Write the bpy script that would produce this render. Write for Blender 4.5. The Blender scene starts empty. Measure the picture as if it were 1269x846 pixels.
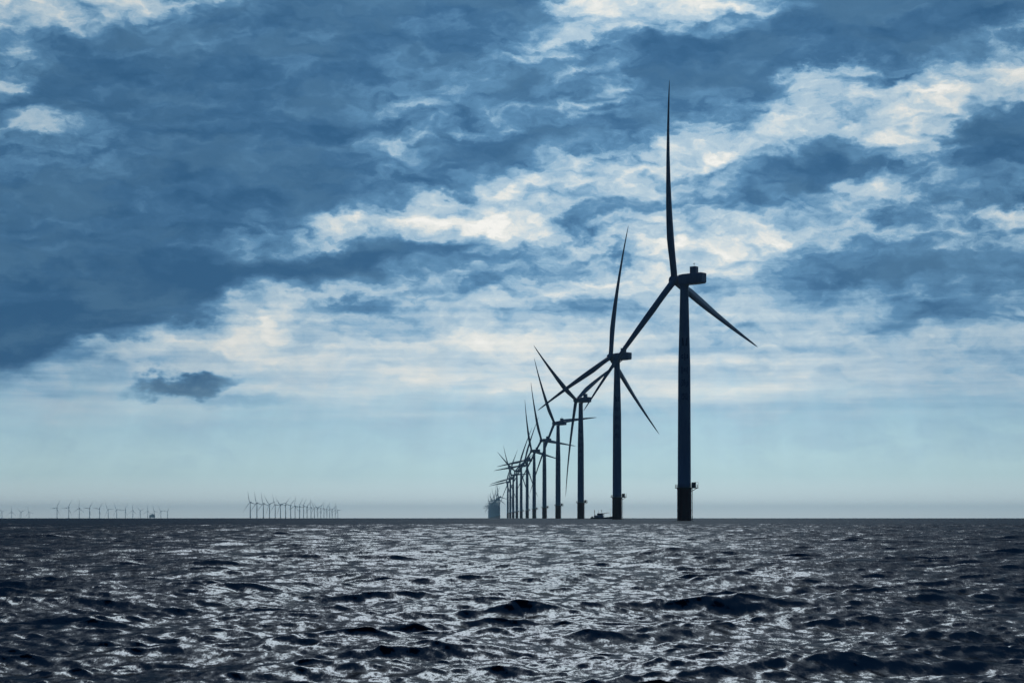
import bpy, bmesh, math, random
import numpy as np
from mathutils import Vector, Matrix

R_ = math.radians
scene = bpy.context.scene
col = scene.collection
EARTH = 6371000.0          # the sea curves away with the real radius of the earth
EYE = 1.6                  # eye height above mean water, metres
F = 2468.0                 # focal length in pixels of the 1269 px wide photograph (70 mm lens)
LEVEL = 640.0              # photo row of the level line

# ------------------------------------------------------------------ camera
cam_d = bpy.data.cameras.new('camera')
cam = bpy.data.objects.new('camera', cam_d)
col.objects.link(cam)
cam.location = (0, 0, EYE)
cam.rotation_euler = (R_(90), 0, 0)
cam_d.sensor_width = 36.0
cam_d.lens = 36.0 * F / 1269.0
cam_d.shift_y = (LEVEL - 423.0) / 1269.0
cam_d.clip_start = 0.5
cam_d.clip_end = 120000
scene.camera = cam

# ------------------------------------------------------------------ render look
scene.view_settings.view_transform = 'Standard'
scene.view_settings.look = 'None'
scene.view_settings.gamma = 1.0
scene.view_settings.use_curve_mapping = False
scene.view_settings.exposure = 0.0
scene.render.engine = 'CYCLES'
scene.cycles.use_denoising = True
scene.cycles.max_bounces = 6
scene.cycles.volume_bounces = 0
scene.cycles.caustics_reflective = False
scene.cycles.sample_clamp_indirect = 4.0

SUN_EL, SUN_AZ = 35.0, 4.2     # degrees; azimuth measured from the view axis to the right
SUN_DIR = Vector((math.sin(R_(SUN_AZ)) * math.cos(R_(SUN_EL)),
                  math.cos(R_(SUN_AZ)) * math.cos(R_(SUN_EL)), math.sin(R_(SUN_EL))))
sun_d = bpy.data.lights.new('sun', 'SUN')
sun_d.energy = 0.5
sun_d.angle = R_(14)           # the disc is veiled by cloud
sun_d.color = (1.0, 0.98, 0.95)
sun = bpy.data.objects.new('sun', sun_d)
col.objects.link(sun)
sun.rotation_euler = (-SUN_DIR).to_track_quat('-Z', 'Y').to_euler()
sun.location = (0, 0, 400)


# ------------------------------------------------------------------ sky
def azel(px, py):
    a = math.degrees(math.atan((px - 634.5) / F))
    e = math.degrees(math.atan((LEVEL - py) / F * math.cos(R_(a))))
    return a, e


PXD = math.degrees(1.0 / F)     # degrees per photo pixel


def lin(r, g, b):
    return tuple((c / 255 / 12.92) if c / 255 <= 0.04045 else ((c / 255 + 0.055) / 1.055) ** 2.4 for c in (r, g, b))


world = bpy.data.worlds.new('World')
scene.world = world
world.use_nodes = True
world.cycles.sampling_method = 'MANUAL'
world.cycles.sample_map_resolution = 1024
nt = world.node_tree
nt.nodes.clear()


class NG:
    """small helper for wiring nodes"""
    def __init__(self, tree):
        self.t = tree

    def new(self, kind, **kw):
        n = self.t.nodes.new(kind)
        for k, v in kw.items():
            setattr(n, k, v)
        return n

    def put(self, sock, v):
        if isinstance(v, bpy.types.NodeSocket):
            self.t.links.new(v, sock)
        else:
            sock.default_value = v

    def math(self, op, a, b=0.0, c=0.0, clamp=False):
        n = self.new('ShaderNodeMath', operation=op, use_clamp=clamp)
        self.put(n.inputs[0], a)
        self.put(n.inputs[1], b)
        self.put(n.inputs[2], c)
        return n.outputs[0]

    def vmath(self, op, a, b=None, scale=None):
        n = self.new('ShaderNodeVectorMath', operation=op)
        self.put(n.inputs[0], a)
        if b is not None:
            self.put(n.inputs[1], b)
        if scale is not None:
            self.put(n.inputs['Scale'], scale)
        return n.outputs['Value'] if op in ('DOT_PRODUCT', 'LENGTH') else n.outputs[0]

    def smooth(self, v, a, b, lo=0.0, hi=1.0):
        n = self.new('ShaderNodeMapRange', interpolation_type='SMOOTHSTEP')
        self.put(n.inputs['Value'], v)
        n.inputs['From Min'].default_value = a
        n.inputs['From Max'].default_value = b
        n.inputs['To Min'].default_value = lo
        n.inputs['To Max'].default_value = hi
        return n.outputs[0]

    def noise(self, vec, scale, detail=5, rough=0.55, out='Fac', dist=0.0):
        n = self.new('ShaderNodeTexNoise', noise_dimensions='3D')
        self.put(n.inputs['Vector'], vec)
        n.inputs['Scale'].default_value = scale
        n.inputs['Detail'].default_value = detail
        n.inputs['Roughness'].default_value = rough
        n.inputs['Distortion'].default_value = dist
        return n.outputs[out]

    def mapping(self, vec, loc=(0, 0, 0), rot=(0, 0, 0), scale=(1, 1, 1), kind='POINT'):
        n = self.new('ShaderNodeMapping', vector_type=kind)
        self.put(n.inputs['Vector'], vec)
        n.inputs['Location'].default_value = loc
        n.inputs['Rotation'].default_value = rot
        n.inputs['Scale'].default_value = scale
        return n.outputs[0]

    def ramp(self, fac, stops, interp='LINEAR'):
        n = self.new('ShaderNodeValToRGB')
        self.put(n.inputs[0], fac)
        cr = n.color_ramp
        cr.interpolation = interp
        while len(cr.elements) < len(stops):
            cr.elements.new(0.5)
        for e, (p, c) in zip(cr.elements, stops):
            e.position = p
            e.color = (*c, 1)
        return n.outputs[0]

    def mix(self, f, a, b):
        n = self.new('ShaderNodeMix', data_type='RGBA')
        self.put(n.inputs[0], f)
        self.put(n.inputs[6], a if isinstance(a, bpy.types.NodeSocket) else (*a, 1))
        self.put(n.inputs[7], b if isinstance(b, bpy.types.NodeSocket) else (*b, 1))
        return n.outputs[2]


g = NG(nt)
tc = g.new('ShaderNodeTexCoord')
D = g.vmath('NORMALIZE', tc.outputs['Generated'])
sep = g.new('ShaderNodeSeparateXYZ')
g.put(sep.inputs[0], D)
az = g.math('MULTIPLY', g.math('ARCTAN2', sep.outputs[0], sep.outputs[1]), 57.29578)
el = g.math('MULTIPLY', g.math('ARCSINE', sep.outputs[2]), 57.29578)
com = g.new('ShaderNodeCombineXYZ')
g.put(com.inputs[0], az)
g.put(com.inputs[1], el)
P0 = com.outputs[0]
# ragged edges: warp the sky position by noise at two scales (stretched along the horizon)
A1 = g.mapping(P0, scale=(0.30, 0.75, 1))
w1 = g.vmath('SUBTRACT', g.noise(A1, 0.9, 3, 0.5, 'Color'), (0.5, 0.5, 0.5))
w1 = g.vmath('MULTIPLY', w1, (3.4, 1.7, 0))
A2 = g.mapping(P0, loc=(11, 4, 0), scale=(0.7, 1.3, 1))
w2 = g.vmath('SUBTRACT', g.noise(A2, 1.7, 6, 0.58, 'Color'), (0.5, 0.5, 0.5))
w2 = g.vmath('MULTIPLY', w2, (1.5, 1.0, 0))
PW = g.vmath('ADD', P0, g.vmath('ADD', w1, w2))

PS = g.vmath('ADD', P0, g.vmath('SCALE', w2, scale=0.7))     # small calm clouds keep their outline
# the slanting lower edge of the heavy cloud sheet
(ax, ay), (bx, by) = azel(0, 448), azel(1269, 35)
ln = math.hypot(bx - ax, by - ay)
nx, ny = -(by - ay) / ln, (bx - ax) / ln
dist = g.math('ADD', g.vmath('DOT_PRODUCT', PW, (nx, ny, 0)), -(ax * nx + ay * ny))
M = g.smooth(dist, -0.95, 0.75, 0.52, 0.13)

BLOBS = [  # photo x, y, radii, tilt (deg, rising to the right), weight
    (50, 4, 270, 40, 6, .95), (0, 80, 60, 34, 0, .55), (30, 170, 170, 48, 0, .36), (250, 60, 200, 60, 0, .06),
    (520, 125, 100, 70, 35, .30), (500, 182, 110, 34, 5, .30), (480, 218, 90, 22, 5, .25), (615, 155, 70, 26, 5, .40),
    (742, 28, 70, 40, -30, .75), (690, 50, 60, 30, 10, .45), (625, 68, 70, 34, 10, .32), (850, 2, 150, 44, 0, 1.0),
    (712, 100, 70, 60, 0, .30), (770, 108, 36, 30, 0, .40), (735, 150, 60, 40, 0, .22),
    (600, 240, 200, 50, 14, .42), (470, 280, 170, 30, 6, .50), (320, 308, 150, 22, 8, .42), (730, 222, 130, 50, 12, .45),
    (870, 190, 140, 75, 8, .55), (960, 140, 130, 46, 22, .36), (1035, 92, 80, 34, 5, .45), (1110, 136, 200, 44, 14, .36),
    (1215, 96, 170, 44, 14, .34), (1100, 205, 110, 52, 0, .50), (960, 262, 160, 46, 5, .42), (800, 290, 120, 50, 0, .25),
    (640, 270, 150, 44, 6, .35), (560, 275, 90, 26, 0, .25), (1200, 290, 150, 34, 10, .22),
    (750, 350, 110, 20, 8, .40), (610, 378, 120, 22, 14, .34), (1010, 350, 260, 40, 0, .22), (880, 320, 120, 40, 0, .25),
    (325, 372, 75, 70, 50, .45), (200, 428, 190, 22, 9, .30), (520, 440, 460, 46, 3, .24), (130, 502, 260, 30, 2, .20),
    (600, 480, 420, 34, 2, .16), (980, 470, 460, 46, -2, .20), (1120, 420, 220, 26, 4, .15), (420, 350, 90, 30, 15, .12), (640, 470, 520, 120, 0, .17),
    (740, 270, 85, 30, 2, -.62), (872, 252, 95, 38, 0, -.50), (990, 215, 140, 50, 6, -.75), (1065, 180, 90, 42, 0, -.40),
    (1240, 165, 120, 46, 10, -.62), (1215, 225, 170, 42, 0, -.38), (500, 313, 120, 28, 0, -.50), (380, 326, 100, 30, 0, -.42),
    (620, 335, 80, 22, 0, -.20), (1040, 332, 170, 34, 4, -.42), (1190, 335, 170, 46, 0, -.42), (1150, 392, 110, 28, 0, -.36),
    (226, 470, 64, 15, 5, -1.3), (285, 497, 90, 10, 2, -.30), (690, 382, 120, 28, 4, -.26), (790, 215, 60, 28, 0, -.30),
    (120, 385, 250, 66, 9, -.30), (270, 345, 120, 46, 6, -.25), (30, 430, 130, 32, 3, -.22), (830, 165, 160, 30, 0, -.10),
    (1000, 30, 330, 60, 5, -.10), (640, 195, 220, 34, 6, -.16), (330, 215, 300, 50, 4, -.05), (1100, 262, 60, 30, 0, -.2), (1060, 150, 60, 22, 10, -.25), (1170, 112, 60, 18, 12, -.25), (930, 205, 40, 16, 0, -.2),
    (470, 385, 130, 40, 4, -.10), (900, 150, 50, 24, 20, -.2), (690, 245, 60, 16, 10, -.18),
]
for (px, py, rx, ry, rot, w) in BLOBS:
    a, e = azel(px, py)
    v = g.mapping(PS if (px, py) in ((225, 470), (285, 497)) else PW, loc=(a, e, 0), rot=(0, 0, R_(rot)), scale=(rx * PXD * 1.28, ry * PXD * 1.28, 1), kind='TEXTURE')
    gr = g.new('ShaderNodeTexGradient', gradient_type='SPHERICAL')
    g.put(gr.inputs[0], v)
    M = g.math('MULTIPLY_ADD', g.smooth(gr.outputs['Fac'], 0.0, 0.92), w * (0.74 if w > 0 else 0.8), M)

# billow detail, calmer towards the horizon where the veil is even
veil = g.smooth(el, 2.4, 9.0, 0.15, 1.0)
n1 = g.noise(g.mapping(PW, scale=(0.5, 1.35, 1)), 1.0, 8, 0.54)
n2 = g.noise(g.mapping(g.vmath('ADD', P0, g.vmath('SCALE', w2, scale=0.4)), loc=(3, 9, 0), scale=(0.85, 1.6, 1)), 2.6, 8, 0.56)
n3 = g.noise(g.mapping(PW, loc=(7, 1, 0), scale=(0.5, 1.5, 1)), 0.55, 5, 0.55)
det = g.math('ADD', g.math('ADD', g.math('MULTIPLY', g.math('SUBTRACT', n1, 0.5), 0.54), g.math('MULTIPLY', g.math('SUBTRACT', n3, 0.5), 0.35)),
             g.math('MULTIPLY', g.math('SUBTRACT', n2, 0.5), 0.20))
vor = g.new('ShaderNodeTexVoronoi', feature='SMOOTH_F1', voronoi_dimensions='2D')
vor.inputs['Smoothness'].default_value = 0.6
vor.inputs['Scale'].default_value = 1.0
vor.inputs['Detail'].default_value = 3.0
vor.inputs['Roughness'].default_value = 0.55
g.put(vor.inputs['Vector'], g.mapping(g.vmath('ADD', P0, g.vmath('SCALE', w2, scale=0.8)), loc=(2, 6, 0), scale=(0.75, 1.35, 1)))
puff = g.math('SUBTRACT', 0.74, vor.outputs['Distance'])
# sides of the billows turned up to the sun are brighter than their bases
PU = g.vmath('ADD', PW, (0.0, 0.22, 0.0))
n1u = g.noise(g.mapping(PU, scale=(0.5, 1.35, 1)), 1.0, 5, 0.54)
relief = g.math('MULTIPLY', g.math('SUBTRACT', n1, n1u), 0.7)
det = g.math('ADD', det, g.math('ADD', relief, g.math('MULTIPLY', puff, 0.25)))
strk = g.noise(g.mapping(P0, loc=(5, 2, 0), scale=(0.10, 1.5, 1)), 1.3, 6, 0.55)
band = g.math('MULTIPLY', g.smooth(el, 2.0, 3.6), g.smooth(el, 5.5, 8.5, 1.0, 0.0))
M = g.math('MULTIPLY_ADD', g.math('MULTIPLY', g.math('SUBTRACT', strk, 0.5), band), 0.8, M)
# faint shafts of light fanning down from the veiled sun
ang = g.math('ARCTAN2', g.math('SUBTRACT', az, SUN_AZ), g.math('SUBTRACT', SUN_EL, el))
cr_ = g.new('ShaderNodeCombineXYZ')
g.put(cr_.inputs[0], ang)
rays = g.noise(cr_.outputs[0], 26.0, 3, 0.6)
rays = g.math('MULTIPLY_ADD', g.math('MULTIPLY', g.math('SUBTRACT', rays, 0.5), g.math('MULTIPLY', g.smooth(el, 0.3, 2.0), g.smooth(el, 4.0, 7.0, 1.0, 0.0))), 0.2, 1.0)
amp = g.math('MULTIPLY', veil, g.smooth(M, 0.05, 0.6, 0.55, 1.3))
M = g.math('MULTIPLY_ADD', det, amp, M)
# thin edges of the cloud are lit from behind: a bright rim where the sheet gives way
rim = g.math('MULTIPLY', g.math('MULTIPLY', g.smooth(M, 0.40, 0.56), g.smooth(M, 0.56, 0.74, 1.0, 0.0)), g.smooth(n1, 0.45, 0.6))
M = g.math('MULTIPLY_ADD', g.math('MULTIPLY', rim, veil), 0.07, M)
M = g.math('MULTIPLY_ADD', M, 0.86, 0.035)
# high part of the sky, out of the frame: the sheet carries on and thins to a bright patch round the sun
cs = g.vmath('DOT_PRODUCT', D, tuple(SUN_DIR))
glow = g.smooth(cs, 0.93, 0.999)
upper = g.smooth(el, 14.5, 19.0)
cloud = g.ramp(M, [(0.0, lin(42, 92, 134)), (0.16, lin(60, 108, 149)), (0.34, lin(92, 141, 180)), (0.50, lin(140, 178, 206)),
                   (0.70, lin(190, 210, 222)), (0.86, lin(228, 231, 228)), (1.0, lin(247, 246, 241))])
# even, slightly green-blue veil low over the sea
low = g.ramp(g.math('DIVIDE', el, 8.0), [(0.0, lin(220, 228, 228)), (0.045, lin(198, 212, 215)), (0.15, lin(170, 197, 202)), (0.38, lin(158, 193, 205)),
                                         (0.75, lin(150, 190, 212)), (1.0, lin(150, 190, 212))])
lowc = g.smooth(g.math('ADD', el, g.math('MULTIPLY', g.math('SUBTRACT', n1, 0.5), 3.0)), 1.0, 4.4)
grey = g.math('MULTIPLY', g.smooth(n3, 0.42, 0.66), g.smooth(M, 0.1, 0.5, 0.55, 0.0))
cloud = g.mix(grey, cloud, lin(78, 122, 156))
front = g.mix(lowc, g.vmath('SCALE', low, scale=1.30), cloud)
front = g.vmath('SCALE', front, scale=rays)
# light falls off to both sides of the sun's azimuth
side = g.smooth(g.math('ABSOLUTE', g.math('SUBTRACT', az, 3.0)), 2.0, 17.0, 1.0, 0.86)
front = g.vmath('SCALE', front, scale=side)
high = g.mix(g.smooth(M, 0.1, 0.6), lin(30, 72, 112), lin(80, 120, 158))
front = g.mix(upper, front, high)
# unseen sky away from the sun, made dark to keep turbine faces dim
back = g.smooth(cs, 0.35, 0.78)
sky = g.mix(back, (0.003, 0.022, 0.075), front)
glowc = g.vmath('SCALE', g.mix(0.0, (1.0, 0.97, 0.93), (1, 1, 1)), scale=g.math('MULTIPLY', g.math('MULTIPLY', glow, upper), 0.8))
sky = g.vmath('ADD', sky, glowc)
nish = g.new('ShaderNodeTexSky', sky_type='NISHITA')
nish.sun_disc = False
nish.sun_elevation = R_(SUN_EL)
nish.sun_rotation = R_(SUN_AZ)
nish.air_density = 1.0
nish.dust_density = 1.0
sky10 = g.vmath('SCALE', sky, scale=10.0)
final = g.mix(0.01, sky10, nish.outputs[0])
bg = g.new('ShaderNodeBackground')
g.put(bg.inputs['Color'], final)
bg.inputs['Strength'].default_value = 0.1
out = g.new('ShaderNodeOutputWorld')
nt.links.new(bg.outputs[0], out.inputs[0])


# ------------------------------------------------------------------ materials
def material(name, base, rough=0.5, metal=0.0, var=0.12, scale=0.6, streak=False):
    m = bpy.data.materials.new(name)
    m.use_nodes = True
    t = NG(m.node_tree)
    b = m.node_tree.nodes['Principled BSDF']
    c = t.new('ShaderNodeTexCoord').outputs['Object']
    vec = t.mapping(c, scale=(1, 1, 0.12 if streak else 1))
    n = t.noise(vec, scale, 6, 0.6)
    dark = tuple(x * (1 - var) for x in base)
    lite = tuple(min(1, x * (1 + var)) for x in base)
    t.put(b.inputs['Base Color'], t.ramp(n, [(0.3, dark), (0.7, lite)]))
    t.put(b.inputs['Roughness'], t.smooth(n, 0.2, 0.8, rough - 0.08, rough + 0.08))
    b.inputs['Metallic'].default_value = metal
    return m


MAT = {
    'paint': material('light_grey_paint', (0.30, 0.33, 0.37), 0.45, streak=True, var=0.08),
    'blade': material('blade_gelcoat', (0.30, 0.33, 0.37), 0.40, var=0.05, scale=0.3),
    'red': material('dark_red_coating', (0.23, 0.028, 0.02), 0.55, streak=True, var=0.3),
    'steel': material('dark_steel', (0.10, 0.105, 0.11), 0.5, metal=0.3),
    'letter': material('navy_lettering', (0.02, 0.035, 0.09), 0.5),
    'hull': material('dark_hull_paint', (0.03, 0.045, 0.07), 0.5, var=0.25),
    'white': material('weathered_white_paint', (0.5, 0.5, 0.48), 0.5, var=0.15),
    'glass': material('dark_window_glass', (0.02, 0.025, 0.03), 0.1, var=0.05),
    'module': material('blue_grey_cladding', (0.10, 0.14, 0.19), 0.55, var=0.15),
}

water = bpy.data.materials.new('sea_water')
water.use_nodes = True
water.node_tree.nodes.remove(water.node_tree.nodes['Principled BSDF'])
t = NG(water.node_tree)
pos = t.new('ShaderNodeNewGeometry').outputs['Position']
pv = t.mapping(pos, rot=(0, 0, R_(-53)), scale=(1.0, 0.5, 1.0))
# wind ripples finer than the mesh: they tilt the surface directly, the same at any distance
rip = t.vmath('SCALE', t.vmath('SUBTRACT', t.noise(pv, 10.0, 3, 0.6, 'Color', 0.5), (0.5, 0.5, 0.5)), scale=0.50)
rip2 = t.vmath('SCALE', t.vmath('SUBTRACT', t.noise(pv, 38.0, 3, 0.6, 'Color', 0.4), (0.5, 0.5, 0.5)), scale=0.38)
rip0 = t.vmath('SCALE', t.vmath('SUBTRACT', t.noise(pv, 1.7, 2, 0.5, 'Color', 0.3), (0.5, 0.5, 0.5)), scale=0.42)
ripl = t.vmath('SCALE', t.vmath('SUBTRACT', t.noise(pv, 0.42, 2, 0.5, 'Color', 0.3), (0.5, 0.5, 0.5)), scale=0.26)
rip0 = t.vmath('ADD', rip0, ripl)
rsum = t.vmath('MULTIPLY', t.vmath('ADD', rip0, t.vmath('ADD', rip, rip2)), (1, 1, 0))
nrm = t.new('ShaderNodeNewGeometry').outputs['Normal']
wn = t.vmath('NORMALIZE', t.vmath('ADD', nrm, rsum))
# water body plus mirror reflection; unresolved ripples hide each other, so a wind-roughened sea never reaches full grazing reflectance
fr = t.new('ShaderNodeFresnel')
fr.inputs['IOR'].default_value = 1.333
t.put(fr.inputs['Normal'], wn)
gl = t.new('ShaderNodeBsdfGlossy')
gl.inputs['Color'].default_value = (0.75, 0.88, 1.0, 1)
gl.inputs['Roughness'].default_value = 0.25
t.put(gl.inputs['Normal'], wn)
df = t.new('ShaderNodeBsdfDiffuse')
df.inputs['Color'].default_value = (0.004, 0.010, 0.018, 1)
mx = t.new('ShaderNodeMixShader')
t.put(mx.inputs[0], t.math('MULTIPLY', fr.outputs[0], 0.088))
t.put(mx.inputs[1], df.outputs[0])
t.put(mx.inputs[2], gl.outputs[0])
t.put(water.node_tree.nodes['Material Output'].inputs['Surface'], mx.outputs[0])


# ------------------------------------------------------------------ helpers
def tag(o, label=None, cat=None, group=None, kind=None):
    if label:
        o['label'] = label
    if cat:
        o['category'] = cat
    if group:
        o['group'] = group
    if kind:
        o['kind'] = kind
    return o


def drop(x, y):
    return -(x * x + y * y) / (2 * EARTH)


class MB:
    """collects shapes into one mesh"""
    def __init__(self):
        self.bm = bmesh.new()

    def box(self, lo, hi, mat=None, bevel=0.0):
        m = Matrix.Translation([(a + b_) / 2 for a, b_ in zip(lo, hi)]) @ Matrix.Diagonal([*(b_ - a for a, b_ in zip(lo, hi)), 1])
        if mat is not None:
            m = mat @ m
        r = bmesh.ops.create_cube(self.bm, size=1.0, matrix=m)
        if bevel:
            es = list({e for v in r['verts'] for e in v.link_edges})
            bmesh.ops.bevel(self.bm, geom=es, offset=bevel, segments=3, affect='EDGES', profile=0.6)

    def tube(self, a, b_, r1, r2=None, seg=8):
        a, b_ = Vector(a), Vector(b_)
        d = b_ - a
        m = Matrix.Translation((a + b_) / 2) @ d.to_track_quat('Z', 'Y').to_matrix().to_4x4()
        bmesh.ops.create_cone(self.bm, cap_ends=True, segments=seg, radius1=r1, radius2=r1 if r2 is None else r2, depth=d.length, matrix=m)

    def lathe(self, prof, seg=32, mat=None):
        """profile of (radius, height) turned about Z"""
        rings = []
        for r, z in prof:
            ring = []
            for k in range(seg):
                a = 2 * math.pi * k / seg
                p = Vector((r * math.cos(a), r * math.sin(a), z))
                ring.append(self.bm.verts.new(mat @ p if mat is not None else p))
            rings.append(ring)
        for q in range(len(rings) - 1):
            for k in range(seg):
                k2 = (k + 1) % seg
                self.bm.faces.new((rings[q][k], rings[q][k2], rings[q + 1][k2], rings[q + 1][k]))
        self.bm.faces.new(rings[0][::-1])
        self.bm.faces.new(rings[-1])

    def loft(self, rings):
        vs = [[self.bm.verts.new(p) for p in r] for r in rings]
        n = len(vs[0])
        for q in range(len(vs) - 1):
            for k in range(n):
                k2 = (k + 1) % n
                self.bm.faces.new((vs[q][k], vs[q][k2], vs[q + 1][k2], vs[q + 1][k]))
        self.bm.faces.new(vs[0][::-1])
        self.bm.faces.new(vs[-1])

    def mesh(self, name, mat, smooth=True):
        bmesh.ops.recalc_face_normals(self.bm, faces=self.bm.faces)
        me = bpy.data.meshes.new(name)
        self.bm.to_mesh(me)
        self.bm.free()
        me.materials.append(MAT[mat])
        if smooth:
            me.shade_smooth()
            me.set_sharp_from_angle(angle=R_(38))
        return me


def link(name, me, parent=None, matrix=None):
    o = bpy.data.objects.new(name, me)
    col.objects.link(o)
    o.parent = parent
    if matrix is not None:
        o.matrix_local = matrix
    return o


# ------------------------------------------------------------------ the sea
def build_sea():
    rng = np.random.default_rng(11)
    f32 = np.float32
    r = np.concatenate([np.geomspace(2.5, 15.0, 40, endpoint=False), np.geomspace(15.0, 120.0, 1050, endpoint=False), np.geomspace(120.0, 420.0, 850, endpoint=False),
                        np.arange(420.0, 3000.0, 1.7), np.geomspace(3000.0, 5500.0, 90, endpoint=False),
                        np.geomspace(5500.0, 34000.0, 60)])
    dense = np.linspace(-R_(18.5), R_(18.5), 1150)
    coarse = np.linspace(R_(18.5), 2 * math.pi - R_(18.5), 122)[1:-1]
    th = np.concatenate([dense, coarse])
    nr, nc = len(r), len(th)
    dr = np.gradient(r)
    s, c = np.sin(th), np.cos(th)
    X = (r[:, None] * s[None, :]).astype(f32)
    Y = (r[:, None] * c[None, :]).astype(f32)
    Z = np.zeros_like(X)
    DX = np.zeros_like(X)
    DY = np.zeros_like(X)
    wind = math.atan2(-0.90, 0.45)
    waves = []
    for lam in np.geomspace(0.10, 9.0, 136):
        l2 = lam * rng.uniform(0.97, 1.03)
        spread = 0.62 if lam < 0.4 else 0.40
        ang = wind + np.clip(rng.normal(0, spread), -1.5, 1.5)
        steep = 0.046 * (1.0 if lam < 0.75 else (0.75 / lam) ** 0.32) * (1.0 if lam < 6 else (6 / lam) ** 1.2)
        waves.append((l2, ang, steep, rng.uniform(0, 2 * math.pi)))
    # the wave groups: slow patches of rougher and calmer water
    for lam, ang, steep, ph in waves:
        k = 2 * math.pi / lam
        amp = steep / k
        kx, ky = math.cos(ang) * k, math.sin(ang) * k
        for lo, hi, step in ((0, len(dense), r[1] * 0), (len(dense), nc, (2 * math.pi - R_(37)) / 120)):
            sp = np.maximum(dr * 0.9, r * step) if step else np.maximum(dr * 0.9, r * (R_(37) / 1150))
            wgt = np.clip((lam / sp - 2.2) / 2.6, 0, 1)
            act = np.nonzero(wgt > 0)[0]
            if not len(act):
                continue
            e = act[-1] + 1
            x, y = X[:e, lo:hi], Y[:e, lo:hi]
            p = x * f32(kx) + y * f32(ky) + f32(ph)
            a = (amp * wgt[:e, None]).astype(f32)
            sn = np.sin(p) * a
            Z[:e, lo:hi] += np.cos(p) * a
            DX[:e, lo:hi] -= sn * f32(math.cos(ang) * 0.92)
            DY[:e, lo:hi] -= sn * f32(math.sin(ang) * 0.92)
    Z += (-(X * X + Y * Y) / f32(2 * EARTH))
    co = np.empty((nr * nc + 1, 3), f32)
    co[:-1, 0] = (X + DX).ravel()
    co[:-1, 1] = (Y + DY).ravel()
    co[:-1, 2] = Z.ravel()
    co[-1] = (0, 0, -0.1)
    i = np.arange(nr - 1)[:, None] * nc
    j = np.arange(nc)[None, :]
    j2 = (j + 1) % nc
    quads = np.stack([i + j, i + nc + j, i + nc + j2, i + j2], -1).reshape(-1, 4).astype(np.int32)
    jj = np.arange(nc)
    tris = np.stack([jj, (jj + 1) % nc, np.full(nc, nr * nc)], -1).astype(np.int32)
    me = bpy.data.meshes.new('sea')
    me.vertices.add(len(co))
    me.vertices.foreach_set('co', co.ravel())
    nl = quads.size + tris.size
    me.loops.add(nl)
    me.loops.foreach_set('vertex_index', np.concatenate([quads.ravel(), tris.ravel()]))
    starts = np.concatenate([np.arange(len(quads)) * 4, len(quads) * 4 + np.arange(len(tris)) * 3]).astype(np.int32)
    me.polygons.add(len(starts))
    me.polygons.foreach_set('loop_start', starts)
    me.update(calc_edges=True)
    me.shade_smooth()
    me.materials.append(water)
    o = link('sea', me)
    tag(o, 'dark choppy open sea with a broad silver glitter path under the turbines', 'sea', kind='structure')
    return o


build_sea()

# ------------------------------------------------------------------ wind turbine
YAW = R_(-35)              # rotors face away to the left; tails turned to the viewer
RIGHT = R_(35)             # local angle that points to the right of the view
FACE = R_(-55)             # local angle that points to the viewer
HUB = Vector((-4.8, 0, 100.0))
LEN = 81.8


def tower_mesh():
    m = MB()
    m.lathe([(2.76, 13.9), (2.80, 14.0), (2.80, 14.35), (2.75, 14.45), (2.70, 30.0), (2.74, 30.02), (2.74, 30.25), (2.70, 30.27),
             (2.60, 50.0), (2.64, 50.02), (2.64, 50.22), (2.60, 50.24), (2.54, 64.0), (2.24, 75.0), (2.28, 75.02), (2.28, 75.2), (2.23, 75.22),
             (1.97, 86.0), (1.72, 96.6), (1.80, 96.7), (1.80, 97.1)], 48)
    return m.mesh('tower', 'paint')


def tower_r(z):
    pts = [(14.4, 2.75), (30, 2.70), (50, 2.60), (64, 2.54), (75, 2.24), (86, 1.97), (96.6, 1.72)]
    for (z0, r0), (z1, r1_) in zip(pts, pts[1:]):
        if z <= z1:
            return r0 + (r1_ - r0) * (z - z0) / (z1 - z0)
    return 1.72


def foundation_mesh():
    m = MB()
    m.lathe([(2.95, -9), (2.95, 4.0), (3.02, 4.02), (3.02, 4.3), (2.95, 4.32), (2.95, 12.9), (3.1, 13.0), (3.1, 13.5)], 48)
    return m.mesh('foundation', 'red')


def landing_mesh():
    m = MB()
    for da in (-0.18, 0.18):
        a = RIGHT + da
        c, s = math.cos(a), math.sin(a)
        m.tube((3.35 * c, 3.35 * s, -2), (3.35 * c, 3.35 * s, 13.4), 0.09)
        for z in (1.5, 4.5, 7.5, 10.5):
            m.tube((2.9 * c, 2.9 * s, z), (3.35 * c, 3.35 * s, z), 0.06)
    a1, a2 = RIGHT - 0.18, RIGHT + 0.18
    for k in range(22):
        z = 0.2 + k * 0.6
        m.tube((3.35 * math.cos(a1), 3.35 * math.sin(a1), z), (3.35 * math.cos(a2), 3.35 * math.sin(a2), z), 0.035, seg=6)
    return m.mesh('boat_landing', 'steel')


def platform_mesh():
    m = MB()
    m.lathe([(3.85, 13.52), (3.9, 13.56), (3.9, 13.78), (3.85, 13.82)], 40)
    rot = Matrix.Rotation(RIGHT, 4, 'Z')
    m.box((2.6, -1.7, 13.50), (5.7, 1.7, 13.84), rot)
    for s in (-1.2, 1.2):
        m.tube(rot @ Vector((2.9, s, 12.2)), rot @ Vector((5.2, s, 13.5)), 0.10)
    return m.mesh('platform', 'steel')


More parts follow.
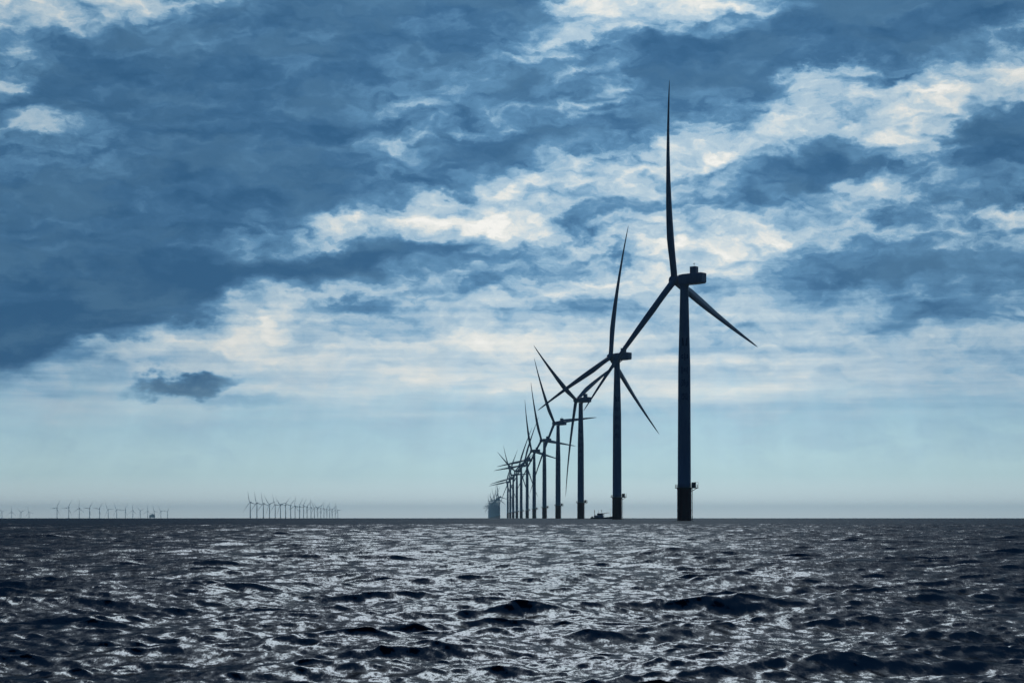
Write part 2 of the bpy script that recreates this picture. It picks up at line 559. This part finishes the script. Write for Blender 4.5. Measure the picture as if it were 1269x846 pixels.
def railing_mesh():
    m = MB()
    rot = Matrix.Rotation(RIGHT, 4, 'Z')
    pts = []
    for k in range(30):
        a = R_(30 + k * 300 / 29)
        pts.append(rot @ Vector((3.75 * math.cos(a), 3.75 * math.sin(a), 13.8)))
    pts += [rot @ Vector(v) for v in ((3.4, -1.62, 13.8), (4.5, -1.62, 13.8), (5.6, -1.62, 13.8), (5.6, 0, 13.8), (5.6, 1.62, 13.8), (4.5, 1.62, 13.8), (3.4, 1.62, 13.8))]
    n = len(pts)
    for k in range(n):
        a, b_ = pts[k], pts[(k + 1) % n]
        m.tube(a, a + Vector((0, 0, 1.15)), 0.04, seg=6)
        for h in (0.6, 1.15):
            m.tube(a + Vector((0, 0, h)), b_ + Vector((0, 0, h)), 0.035, seg=6)
    e = rot @ Vector((5.6, -1.62, 13.8))
    m.tube(e, e + Vector((0, 0, 2.2)), 0.06)
    m.tube(e + Vector((0, 0, 2.2)), rot @ Vector((4.2, -1.2, 16.0)), 0.05)
    return m.mesh('railing', 'steel')


def cabinet_mesh():
    m = MB()
    rot = Matrix.Rotation(RIGHT, 4, 'Z')
    m.box((3.05, -1.1, 13.85), (4.75, 1.1, 15.95), rot, 0.08)
    return m.mesh('equipment_box', 'steel')


def nacelle_mesh():
    m = MB()
    rings = []
    for x, w, z0, z1 in ((-2.1, 1.5, 98.4, 101.6), (-1.7, 1.9, 98.0, 101.95), (0.2, 2.05, 97.75, 102.15), (5.5, 2.1, 97.8, 102.3), (8.9, 2.0, 98.0, 102.35), (9.4, 1.9, 98.35, 102.2)):
        c = 0.26
        rings.append([(x, -w + c, z0), (x, w - c, z0), (x, w - c * .3, z0 + c * .3), (x, w, z0 + c), (x, w, z1 - c), (x, w - c * .3, z1 - c * .3),
                      (x, w - c, z1), (x, -w + c, z1), (x, -w + c * .3, z1 - c * .3), (x, -w, z1 - c), (x, -w, z0 + c), (x, -w + c * .3, z0 + c * .3)])
    m.loft(rings)
    m.lathe([(1.82, 97.1), (1.95, 97.2), (1.95, 97.65)], 32)
    return m.mesh('nacelle', 'paint')


def cooler_mesh():
    m = MB()
    m.box((3.3, -1.25, 102.3), (6.0, 1.25, 105.1), None, 0.12)
    return m.mesh('cooler', 'paint')


def mast_mesh():
    m = MB()
    m.tube((4.7, 0, 105.0), (4.7, 0, 106.7), 0.07)
    m.tube((4.3, 0, 106.2), (5.1, 0, 106.2), 0.05)
    for x in (4.3, 5.1):
        m.tube((x, 0, 106.2), (x, 0, 106.5), 0.09)
    return m.mesh('wind_sensor_mast', 'steel')


def hub_mesh():
    m = MB()
    mt = Matrix.Rotation(R_(-90), 4, 'Y')      # turn +Z to -X
    m.lathe([(1.6, -2.0), (2.05, -1.6), (2.15, -0.6), (2.15, 0.7), (2.0, 1.3), (1.6, 1.8), (1.0, 2.15), (0.35, 2.3)], 32, mt)
    return m.mesh('hub', 'paint')


def blade_mesh():
    m = MB()
    T = [(0.0, 2.5, 1.0, 12), (0.03, 2.5, 1.0, 12), (0.08, 2.9, .80, 12), (0.14, 3.5, .60, 12), (0.20, 3.85, .47, 11), (0.28, 3.7, .39, 9), (0.38, 3.3, .33, 6.5), (0.5, 2.65, .29, 4.5),
         (0.62, 2.15, .23, 2.5), (0.74, 1.65, .21, 1), (0.85, 1.2, .20, 0), (0.93, 0.85, .19, -1), (0.975, 0.5, .18, -1), (1.0, 0.12, .2, -1)]
    rings = []
    n = 24
    for tt, ch, th_, tw in T:
        ring = []
        bl = min(1.0, max(0.0, (tt - 0.03) / 0.14))
        for k in range(n):
            a = 2 * math.pi * k / n
            cx, cy = math.cos(a), math.sin(a)
            y = ch * 1.1 * (0.5 * cx - 0.18 * bl)                     # leading edge forward of the pitch axis
            tap = 1 - bl * 0.75 * max(0, -cx)                   # thin trailing edge
            x = ch * 1.1 * th_ * 0.5 * cy * tap
            tr = R_(tw * 0.6 + 3)
            xr = x * math.cos(tr) + y * math.sin(tr)
            yr = -x * math.sin(tr) + y * math.cos(tr)
            pre = -5.6 * tt * (1 - tt) - 0.1 * tt               # coned into the wind, the tip pushed back by it
            ring.append((xr + pre, yr, 1.3 + (LEN - 1.3) * tt))
        rings.append(ring)
    m.loft(rings)
    return m.mesh('blade', 'blade')


def text_mesh(ch, size):
    cu = bpy.data.curves.new('glyph', 'FONT')
    cu.body = ch
    cu.size = size
    cu.align_x = 'CENTER'
    cu.align_y = 'CENTER'
    cu.resolution_u = 2
    o = bpy.data.objects.new('glyph', cu)
    col.objects.link(o)
    me = bpy.data.meshes.new_from_object(o.evaluated_get(bpy.context.evaluated_depsgraph_get()))
    bpy.data.objects.remove(o)
    bpy.data.curves.remove(cu)
    return me


def wrap_mesh(bm, name):
    """lay flat shapes on the round tower, a few centimetres thick"""
    bmesh.ops.triangulate(bm, faces=bm.faces)
    for v in bm.verts:
        z = v.co.y
        rr = tower_r(z) + 0.05
        a = FACE + v.co.x / rr
        v.co = (rr * math.cos(a), rr * math.sin(a), z)
    bmesh.ops.solidify(bm, geom=bm.faces[:], thickness=0.03)
    me = bpy.data.meshes.new(name)
    bm.to_mesh(me)
    bm.free()
    me.materials.append(MAT['letter'])
    return me


def character_mesh(ch, z0):
    bm = bmesh.new()
    me = text_mesh(ch, 3.3)
    vs = [v.co.copy() for v in me.vertices]
    cx = (min(v.x for v in vs) + max(v.x for v in vs)) / 2
    cy = (min(v.y for v in vs) + max(v.y for v in vs)) / 2
    bv = [bm.verts.new((v.x - cx, v.y - cy + z0, 0)) for v in vs]
    for p in me.polygons:
        try:
            bm.faces.new([bv[q] for q in p.vertices])
        except ValueError:
            pass
    bpy.data.meshes.remove(me)
    return wrap_mesh(bm, 'character')


def emblem_mesh():
    bm = bmesh.new()                                            # two upright leaning bars
    for sgn in (-1, 1):
        pts = [(0.25, -1.6), (1.0, -1.6), (1.25, 1.7), (0.75, 1.7)]
        fv = [bm.verts.new((sgn * x, 74.0 + y, 0)) for x, y in pts]
        bm.faces.new(fv if sgn > 0 else fv[::-1])
    return wrap_mesh(bm, 'emblem')


ME = dict(tower=tower_mesh(), foundation=foundation_mesh(), boat_landing=landing_mesh(), platform=platform_mesh(), railing=railing_mesh(),
          equipment_box=cabinet_mesh(), nacelle=nacelle_mesh(), cooler=cooler_mesh(), wind_sensor_mast=mast_mesh(), hub=hub_mesh(),
          blade=blade_mesh(), emblem=emblem_mesh())
CHARS = [character_mesh(c_, z_) for c_, z_ in (('中', 67.8), ('国', 62.4), ('海', 57.0), ('装', 51.4))]
TILT = Matrix.Translation(HUB) @ Matrix.Rotation(R_(7), 4, 'Y')


def make_turbine():
    root = bpy.data.objects.new('wind_turbine', None)
    col.objects.link(root)
    f = link('foundation', ME['foundation'], root)
    link('boat_landing', ME['boat_landing'], f)
    p = link('platform', ME['platform'], root)
    link('railing', ME['railing'], p)
    link('equipment_box', ME['equipment_box'], p)
    tw = link('tower', ME['tower'], root)
    link('emblem', ME['emblem'], tw)
    for me in CHARS:
        link('character', me, tw)
    n = link('nacelle', ME['nacelle'], root)
    cl = link('cooler', ME['cooler'], n)
    link('wind_sensor_mast', ME['wind_sensor_mast'], n)
    link('hub', ME['hub'], root, TILT)
    for k in range(3):
        link('blade', ME['blade'], root, TILT @ Matrix.Rotation(R_(120 * k), 4, 'X'))
    return root


SKIP_FAR = {'emblem', 'character', 'railing', 'boat_landing', 'wind_sensor_mast'}


def copy_tree(o, parent=None, far=False):
    c = o.copy()
    col.objects.link(c)
    c.parent = parent
    for ch in o.children:
        if far and ch.name.split('.')[0] in SKIP_FAR:
            continue
        copy_tree(ch, c, far)
    return c


proto = make_turbine()
used = []


def place(x, y, theta, label, group, far=False):
    o = copy_tree(proto, None, far) if used else proto
    used.append(o)
    o.location = (x, y, drop(x, y))
    o.rotation_euler = (0, 0, YAW)
    k = 0
    for ch in o.children:
        if ch.name.split('.')[0] == 'blade':
            ch.matrix_local = TILT @ Matrix.Rotation(R_(theta + 120 * k), 4, 'X')
            k += 1
    tag(o, label, 'wind turbine', group)
    return o


def dist_for_hub(py):
    """distance at which a hub 100 m over the curved sea shows at photo row py"""
    lo, hi = 300.0, 33000.0
    for _ in range(60):
        m = (lo + hi) / 2
        h = LEVEL - F * (100 - m * m / (2 * EARTH) - EYE) / m
        if h < py:
            lo = m
        else:
            hi = m
    return lo


def at(px, d):
    return (px - 634.5) / F * d, d


ROW = 'turbines in the near row running to the horizon'
row = [
    (14.2, 'largest, nearest dark turbine with characters down its tower and a red base'),
    (-3.7, 'second largest dark turbine, its tower hiding the bow of the work boat'),
    (59.5, 'third largest dark turbine, one blade pointing straight down, left of the work boat'),
    (36.7, 'fourth turbine from the near end, one blade level to the right'),
    (26.5, 'fifth turbine from the near end, one blade dipping slightly right'),
    (22, 'sixth turbine from the near end, one blade nearly upright'),
    (-21, 'seventh turbine from the near end, long blade level to the left'),
    (-22.5, 'eighth turbine from the near end, blade drooping gently left'),
    (61, 'ninth turbine from the near end, blade raised to the upper left'),
    (33, 'tenth turbine from the near end, steep blade leaning up to the left'),
    (-19.5, 'eleventh turbine from the near end, higher of two parallel left blades'),
    (-21.5, 'twelfth turbine, the last dark one before the pale blue cluster'),
]
TOWER_PX = [848, 764.7, 719.7, 691.6, 674.7, 662, 653.3, 645.9, 640.5, 636, 632.4, 629.3]
DIST = [827, 1225, 1678, 2091, 2555] + [dist_for_hub(p) for p in (558.5, 570, 577, 583.5, 588.5, 593, 597)]
for i, (th, lab) in enumerate(row):
    x, y = at(TOWER_PX[i], DIST[i])
    place(x, y, th, lab, ROW, far=i > 5)

random.seed(5)
CLUSTER = 'turbines in the pale cluster at the end of the row'
d0, d1 = dist_for_hub(615.4), dist_for_hub(628.5)
for i in range(18):
    d = d0 + (d1 - d0) * i / 17
    px = 605.4 + (619.0 - 605.4) * (1 / d - 1 / d1) / (1 / d0 - 1 / d1)
    lab = 'small blue hazy turbine overlapping its neighbours in the cluster left of the dark row'
    if i == 0:
        lab = 'tallest blue hazy turbine at the right edge of the pale cluster'
    if i == 17:
        lab = 'smallest blue hazy turbine at the left edge of the pale cluster'
    th = [22, 5, 14, -22, 30, -5, 50, -24, 24, -20, 12, 40, -24, 18, -26, 8, -20, -24][i]
    place(*at(px, d), th, lab, CLUSTER, far=True)

ORD = ['first', 'second', 'third', 'fourth', 'fifth', 'sixth', 'seventh', 'eighth', 'ninth', 'tenth', 'eleventh', 'twelfth', 'thirteenth',
       'fourteenth', 'fifteenth', 'sixteenth', 'seventeenth', 'eighteenth', 'nineteenth', 'twentieth', 'twenty-first', 'twenty-second']


def pose(th):
    th = (th + 60) % 120 - 60
    if abs(th) <= 8:
        return 'one blade straight up'
    if th > 45:
        return 'one blade hanging down'
    if th > 8:
        return 'top blade leaning left'
    if th < -45:
        return 'one blade hanging down'
    return 'one blade level left'


LONG = 'turbines in the long hazy line left of centre'
cx_ = [170, 240, 308, 372, 432, 487, 540, 594, 640, 686, 728, 766, 807, 842, 878, 910, 943, 973, 1002, 1030, 1062, 1088]
cy_ = [188, 194, 200, 206, 211, 214, 217, 221, 227, 231, 234, 237, 241, 244, 248, 252, 255, 258, 261, 264, 267, 270]
ct = [20, 20, 18, 44, 24, 44, -40, -46, -5, -30, -27, -48, 8, 34, 52, -28, 0, -36, 4, 58, 0, 33]
for i in range(22):
    place(*at(290 + cx_[i] / 8.46, dist_for_hub(600 + cy_[i] / 8.46)), ct[i],
          f'pale hazy turbine, {ORD[i]} from the left in the long distant line, {pose(ct[i])}', LONG, far=True)

MIDL = 'turbines in the faint spread-out line at far left'
bx_ = [390, 470, 542, 612, 680, 740, 798, 857, 908, 960, 1010, 1055, 1100, 1145]
by_ = [160, 158, 162, 163, 166, 171, 172, 174, 177, 179, 181, 182, 182, 184]
bt = [-25, -26, 0, -36, -36, 33, 30, -25, 0, 50, 0, 20, 35, -38]
for i in range(14):
    place(*at(bx_[i] / 5.517, dist_for_hub(600 + by_[i] / 5.517)), bt[i],
          f'faint grey turbine, {ORD[i]} from left beside the substation, {pose(bt[i])}', MIDL, far=True)

EDGE = 'faintest turbines at the left edge of the picture'
for i, (px, th) in enumerate(((2.5, 45), (14.5, 0), (26, 50), (36, 20))):
    place(*at(px, dist_for_hub(633.6 + i * 0.2)), th,
          f'faintest turbine, {ORD[i]} of the four by the left picture edge, {pose(th)}', EDGE, far=True)


# ------------------------------------------------------------------ work boat
def make_boat():
    root = bpy.data.objects.new('work_boat', None)
    col.objects.link(root)
    # hull: stations from stern (x = -10) to bow (x = 10), sheer rising to the bow
    m = MB()
    rings = []
    for x, w, top, keel in ((-10, 2.1, 1.1, -0.5), (-9.2, 2.4, 1.1, -0.9), (-5, 2.7, 1.05, -1.1), (0, 2.75, 1.1, -1.2), (4, 2.5, 1.45, -1.1), (7, 1.75, 2.0, -0.9), (9, 0.8, 2.5, -0.4), (10.3, 0.12, 2.9, 0.6)):
        rings.append([(x, -w, top), (x, -w * .96, 0.2), (x, -w * .7, keel * .6), (x, 0, keel), (x, w * .7, keel * .6), (x, w * .96, 0.2), (x, w, top), (x, 0, top + .05)])
    m.loft(rings)
    hull = link('hull', m.mesh('hull', 'hull'), root)
    m = MB()
    for sgn in (-1, 1):
        pr = [(-9.8, 2.1, 1.1), (-5, 2.68, 1.05), (0, 2.73, 1.1), (4, 2.48, 1.45), (7, 1.73, 2.0), (9, .8, 2.5), (10.2, .12, 2.9)]
        for a, b_ in zip(pr, pr[1:]):
            m.tube((a[0], sgn * a[1], a[2] + .12), (b_[0], sgn * b_[1], b_[2] + .12), 0.13)
    link('rubbing_rail', m.mesh('rubbing_rail', 'steel'), hull)
    m = MB()
    m.box((-7.4, -1.9, 1.05), (-0.6, 1.9, 2.9), None, 0.12)
    link('deckhouse', m.mesh('deckhouse', 'white'), root)
    m = MB()
    rings = []
    for z, x0, x1, w in ((2.9, -5.0, -0.9, 1.65), (4.2, -5.0, -0.55, 1.65), (4.3, -5.3, -0.2, 1.85), (4.45, -5.3, -0.2, 1.85)):
        rings.append([(x0, -w, z), (x1, -w, z), (x1, w, z), (x0, w, z)])
    m.loft(rings)
    wh = link('wheelhouse', m.mesh('wheelhouse', 'white', False), root)
    for k in range(4):
        m = MB()
        x0 = -4.7 + k * 0.95
        m.box((x0, -1.70, 3.35), (x0 + 0.75, -1.62, 4.0))
        link('window', m.mesh('window', 'glass', False), wh)
    m = MB()
    m.tube((-1.9, 0, 4.4), (-1.9, 0, 7.3), .10, .06)
    m.tube((-2.5, 0, 6.3), (-1.3, 0, 6.3), .05)
    m.box((-2.5, -.15, 6.3), (-1.5, .15, 6.5))
    link('radar_mast', m.mesh('radar_mast', 'steel'), root)
    m = MB()
    m.tube((-4.2, 0, 4.4), (-4.2, 0, 6.9), .08, .05)
    link('aerial', m.mesh('aerial', 'steel'), root)
    m = MB()
    for y in (-1.2, 1.2):
        m.tube((-6.9, y, 2.9), (-7.3, y, 6.8), .12)
    m.tube((-7.3, -1.2, 6.7), (-7.3, 1.2, 6.7), .12)
    m.tube((-7.1, -1.2, 4.6), (-7.1, 1.2, 4.6), .08)
    link('stern_gantry', m.mesh('stern_gantry', 'steel'), root)
    m = MB()
    m.tube((-0.1, 0, 1.1), (-0.1, 0, 4.4), .18)
    m.tube((-0.1, 0, 4.3), (3.4, 0.3, 4.9), .22, .14)
    m.tube((3.3, 0.3, 4.9), (4.1, 0.4, 4.2), .1)
    link('deck_crane', m.mesh('deck_crane', 'steel'), root)
    m = MB()
    m.tube((4.7, 0, 1.5), (4.7, 0, 8.0), .09, .05)
    m.tube((4.7, 0, 7.8), (10.0, 0, 2.9), .025, seg=5)
    link('fore_mast', m.mesh('fore_mast', 'steel'), root)
    m = MB()
    m.box((-9.6, -1.0, 1.0), (-8.2, 1.0, 2.0), None, .2)
    link('winch', m.mesh('winch', 'steel'), root)
    tag(root, 'small dark work boat with deckhouse, masts and crane behind the second largest turbine', 'boat')
    return root


boat = make_boat()
bx0, by0 = at(748.5, 1500.0)
boat.location = (bx0, by0, drop(bx0, by0))
boat.rotation_euler = (0, 0, R_(-9))


# ------------------------------------------------------------------ offshore substation
def make_substation():
    root = bpy.data.objects.new('offshore_substation', None)
    col.objects.link(root)
    for sx in (-1, 1):
        for sy in (-1, 1):
            m = MB()
            m.tube((sx * 19, sy * 14, -8), (sx * 16, sy * 11, 16), 1.6)
            link('leg', m.mesh('leg', 'steel'), root)
    m = MB()
    for sy in (-1, 1):
        m.tube((-18, sy * 13, 1), (16.3, sy * 11.2, 15), .8)
        m.tube((18, sy * 13, 1), (-16.3, sy * 11.2, 15), .8)
    for sx in (-1, 1):
        m.tube((sx * 18, -13, 1), (sx * 16.3, 11.2, 15), .8)
    link('cross_brace', m.mesh('cross_brace', 'steel'), root)
    m = MB()
    m.box((-23, -15, 15.5), (23, 15, 17))
    m.box((-21, -14, 17), (21, 14, 25.5), None, .3)
    m.box((-23, -15, 25.5), (23, 15, 26.6))
    m.box((-20, -13.5, 26.6), (21, 13.5, 35), None, .3)
    m.box((-22, -14.5, 35), (23, 14.5, 36))
    link('topside', m.mesh('topside', 'module'), root)
    m = MB()
    m.box((-6, -8, 36), (12, 8, 42), None, .3)
    m.box((15, -6, 36), (20, 6, 40), None, .3)
    link('roof_module', m.mesh('roof_module', 'white'), root)
    m = MB()
    m.tube((-16, 0, 36), (-16, 0, 45), 1.0)
    m.tube((-16, 0, 44.5), (-2, 0, 52), .6, .3)
    link('crane', m.mesh('crane', 'steel'), root)
    m = MB()
    m.tube((18, 8, 36), (18, 8, 58), .5, .2)
    link('lattice_mast', m.mesh('lattice_mast', 'steel'), root)
    tag(root, 'blue-grey offshore substation, a boxy platform low among faint distant turbines', 'substation')
    return root


ss = make_substation()
sx0, sy0 = at(188.6, 15500.0)
ss.location = (sx0, sy0, drop(sx0, sy0))
ss.rotation_euler = (0, 0, R_(6))

# ------------------------------------------------------------------ the air
hz = bmesh.new()
LO, HI = (-36000, -35500, -105.0), (36000, 35500, 188.0)
bmesh.ops.create_cube(hz, size=1.0, matrix=Matrix.Translation([(a + b_) / 2 for a, b_ in zip(LO, HI)]) @ Matrix.Diagonal([*(b_ - a for a, b_ in zip(LO, HI)), 1]))
hme = bpy.data.meshes.new('haze')
hz.to_mesh(hme)
hz.free()
hm = bpy.data.materials.new('sea_haze')
hm.use_nodes = True
ht = hm.node_tree
ht.nodes.clear()
vol = ht.nodes.new('ShaderNodeVolumePrincipled')
vol.inputs['Color'].default_value = (0.54, 0.86, 1.0, 1)
vol.inputs['Density'].default_value = 3.2e-5
vol.inputs['Density Attribute'].default_value = ''
vol.inputs['Anisotropy'].default_value = 0.78
ho = ht.nodes.new('ShaderNodeOutputMaterial')
ht.links.new(vol.outputs[0], ho.inputs['Volume'])
hme.materials.append(hm)
haze = link('haze', hme)
tag(haze, 'thin pale blue sea haze between the viewer and the farthest turbines', 'haze', kind='stuff')
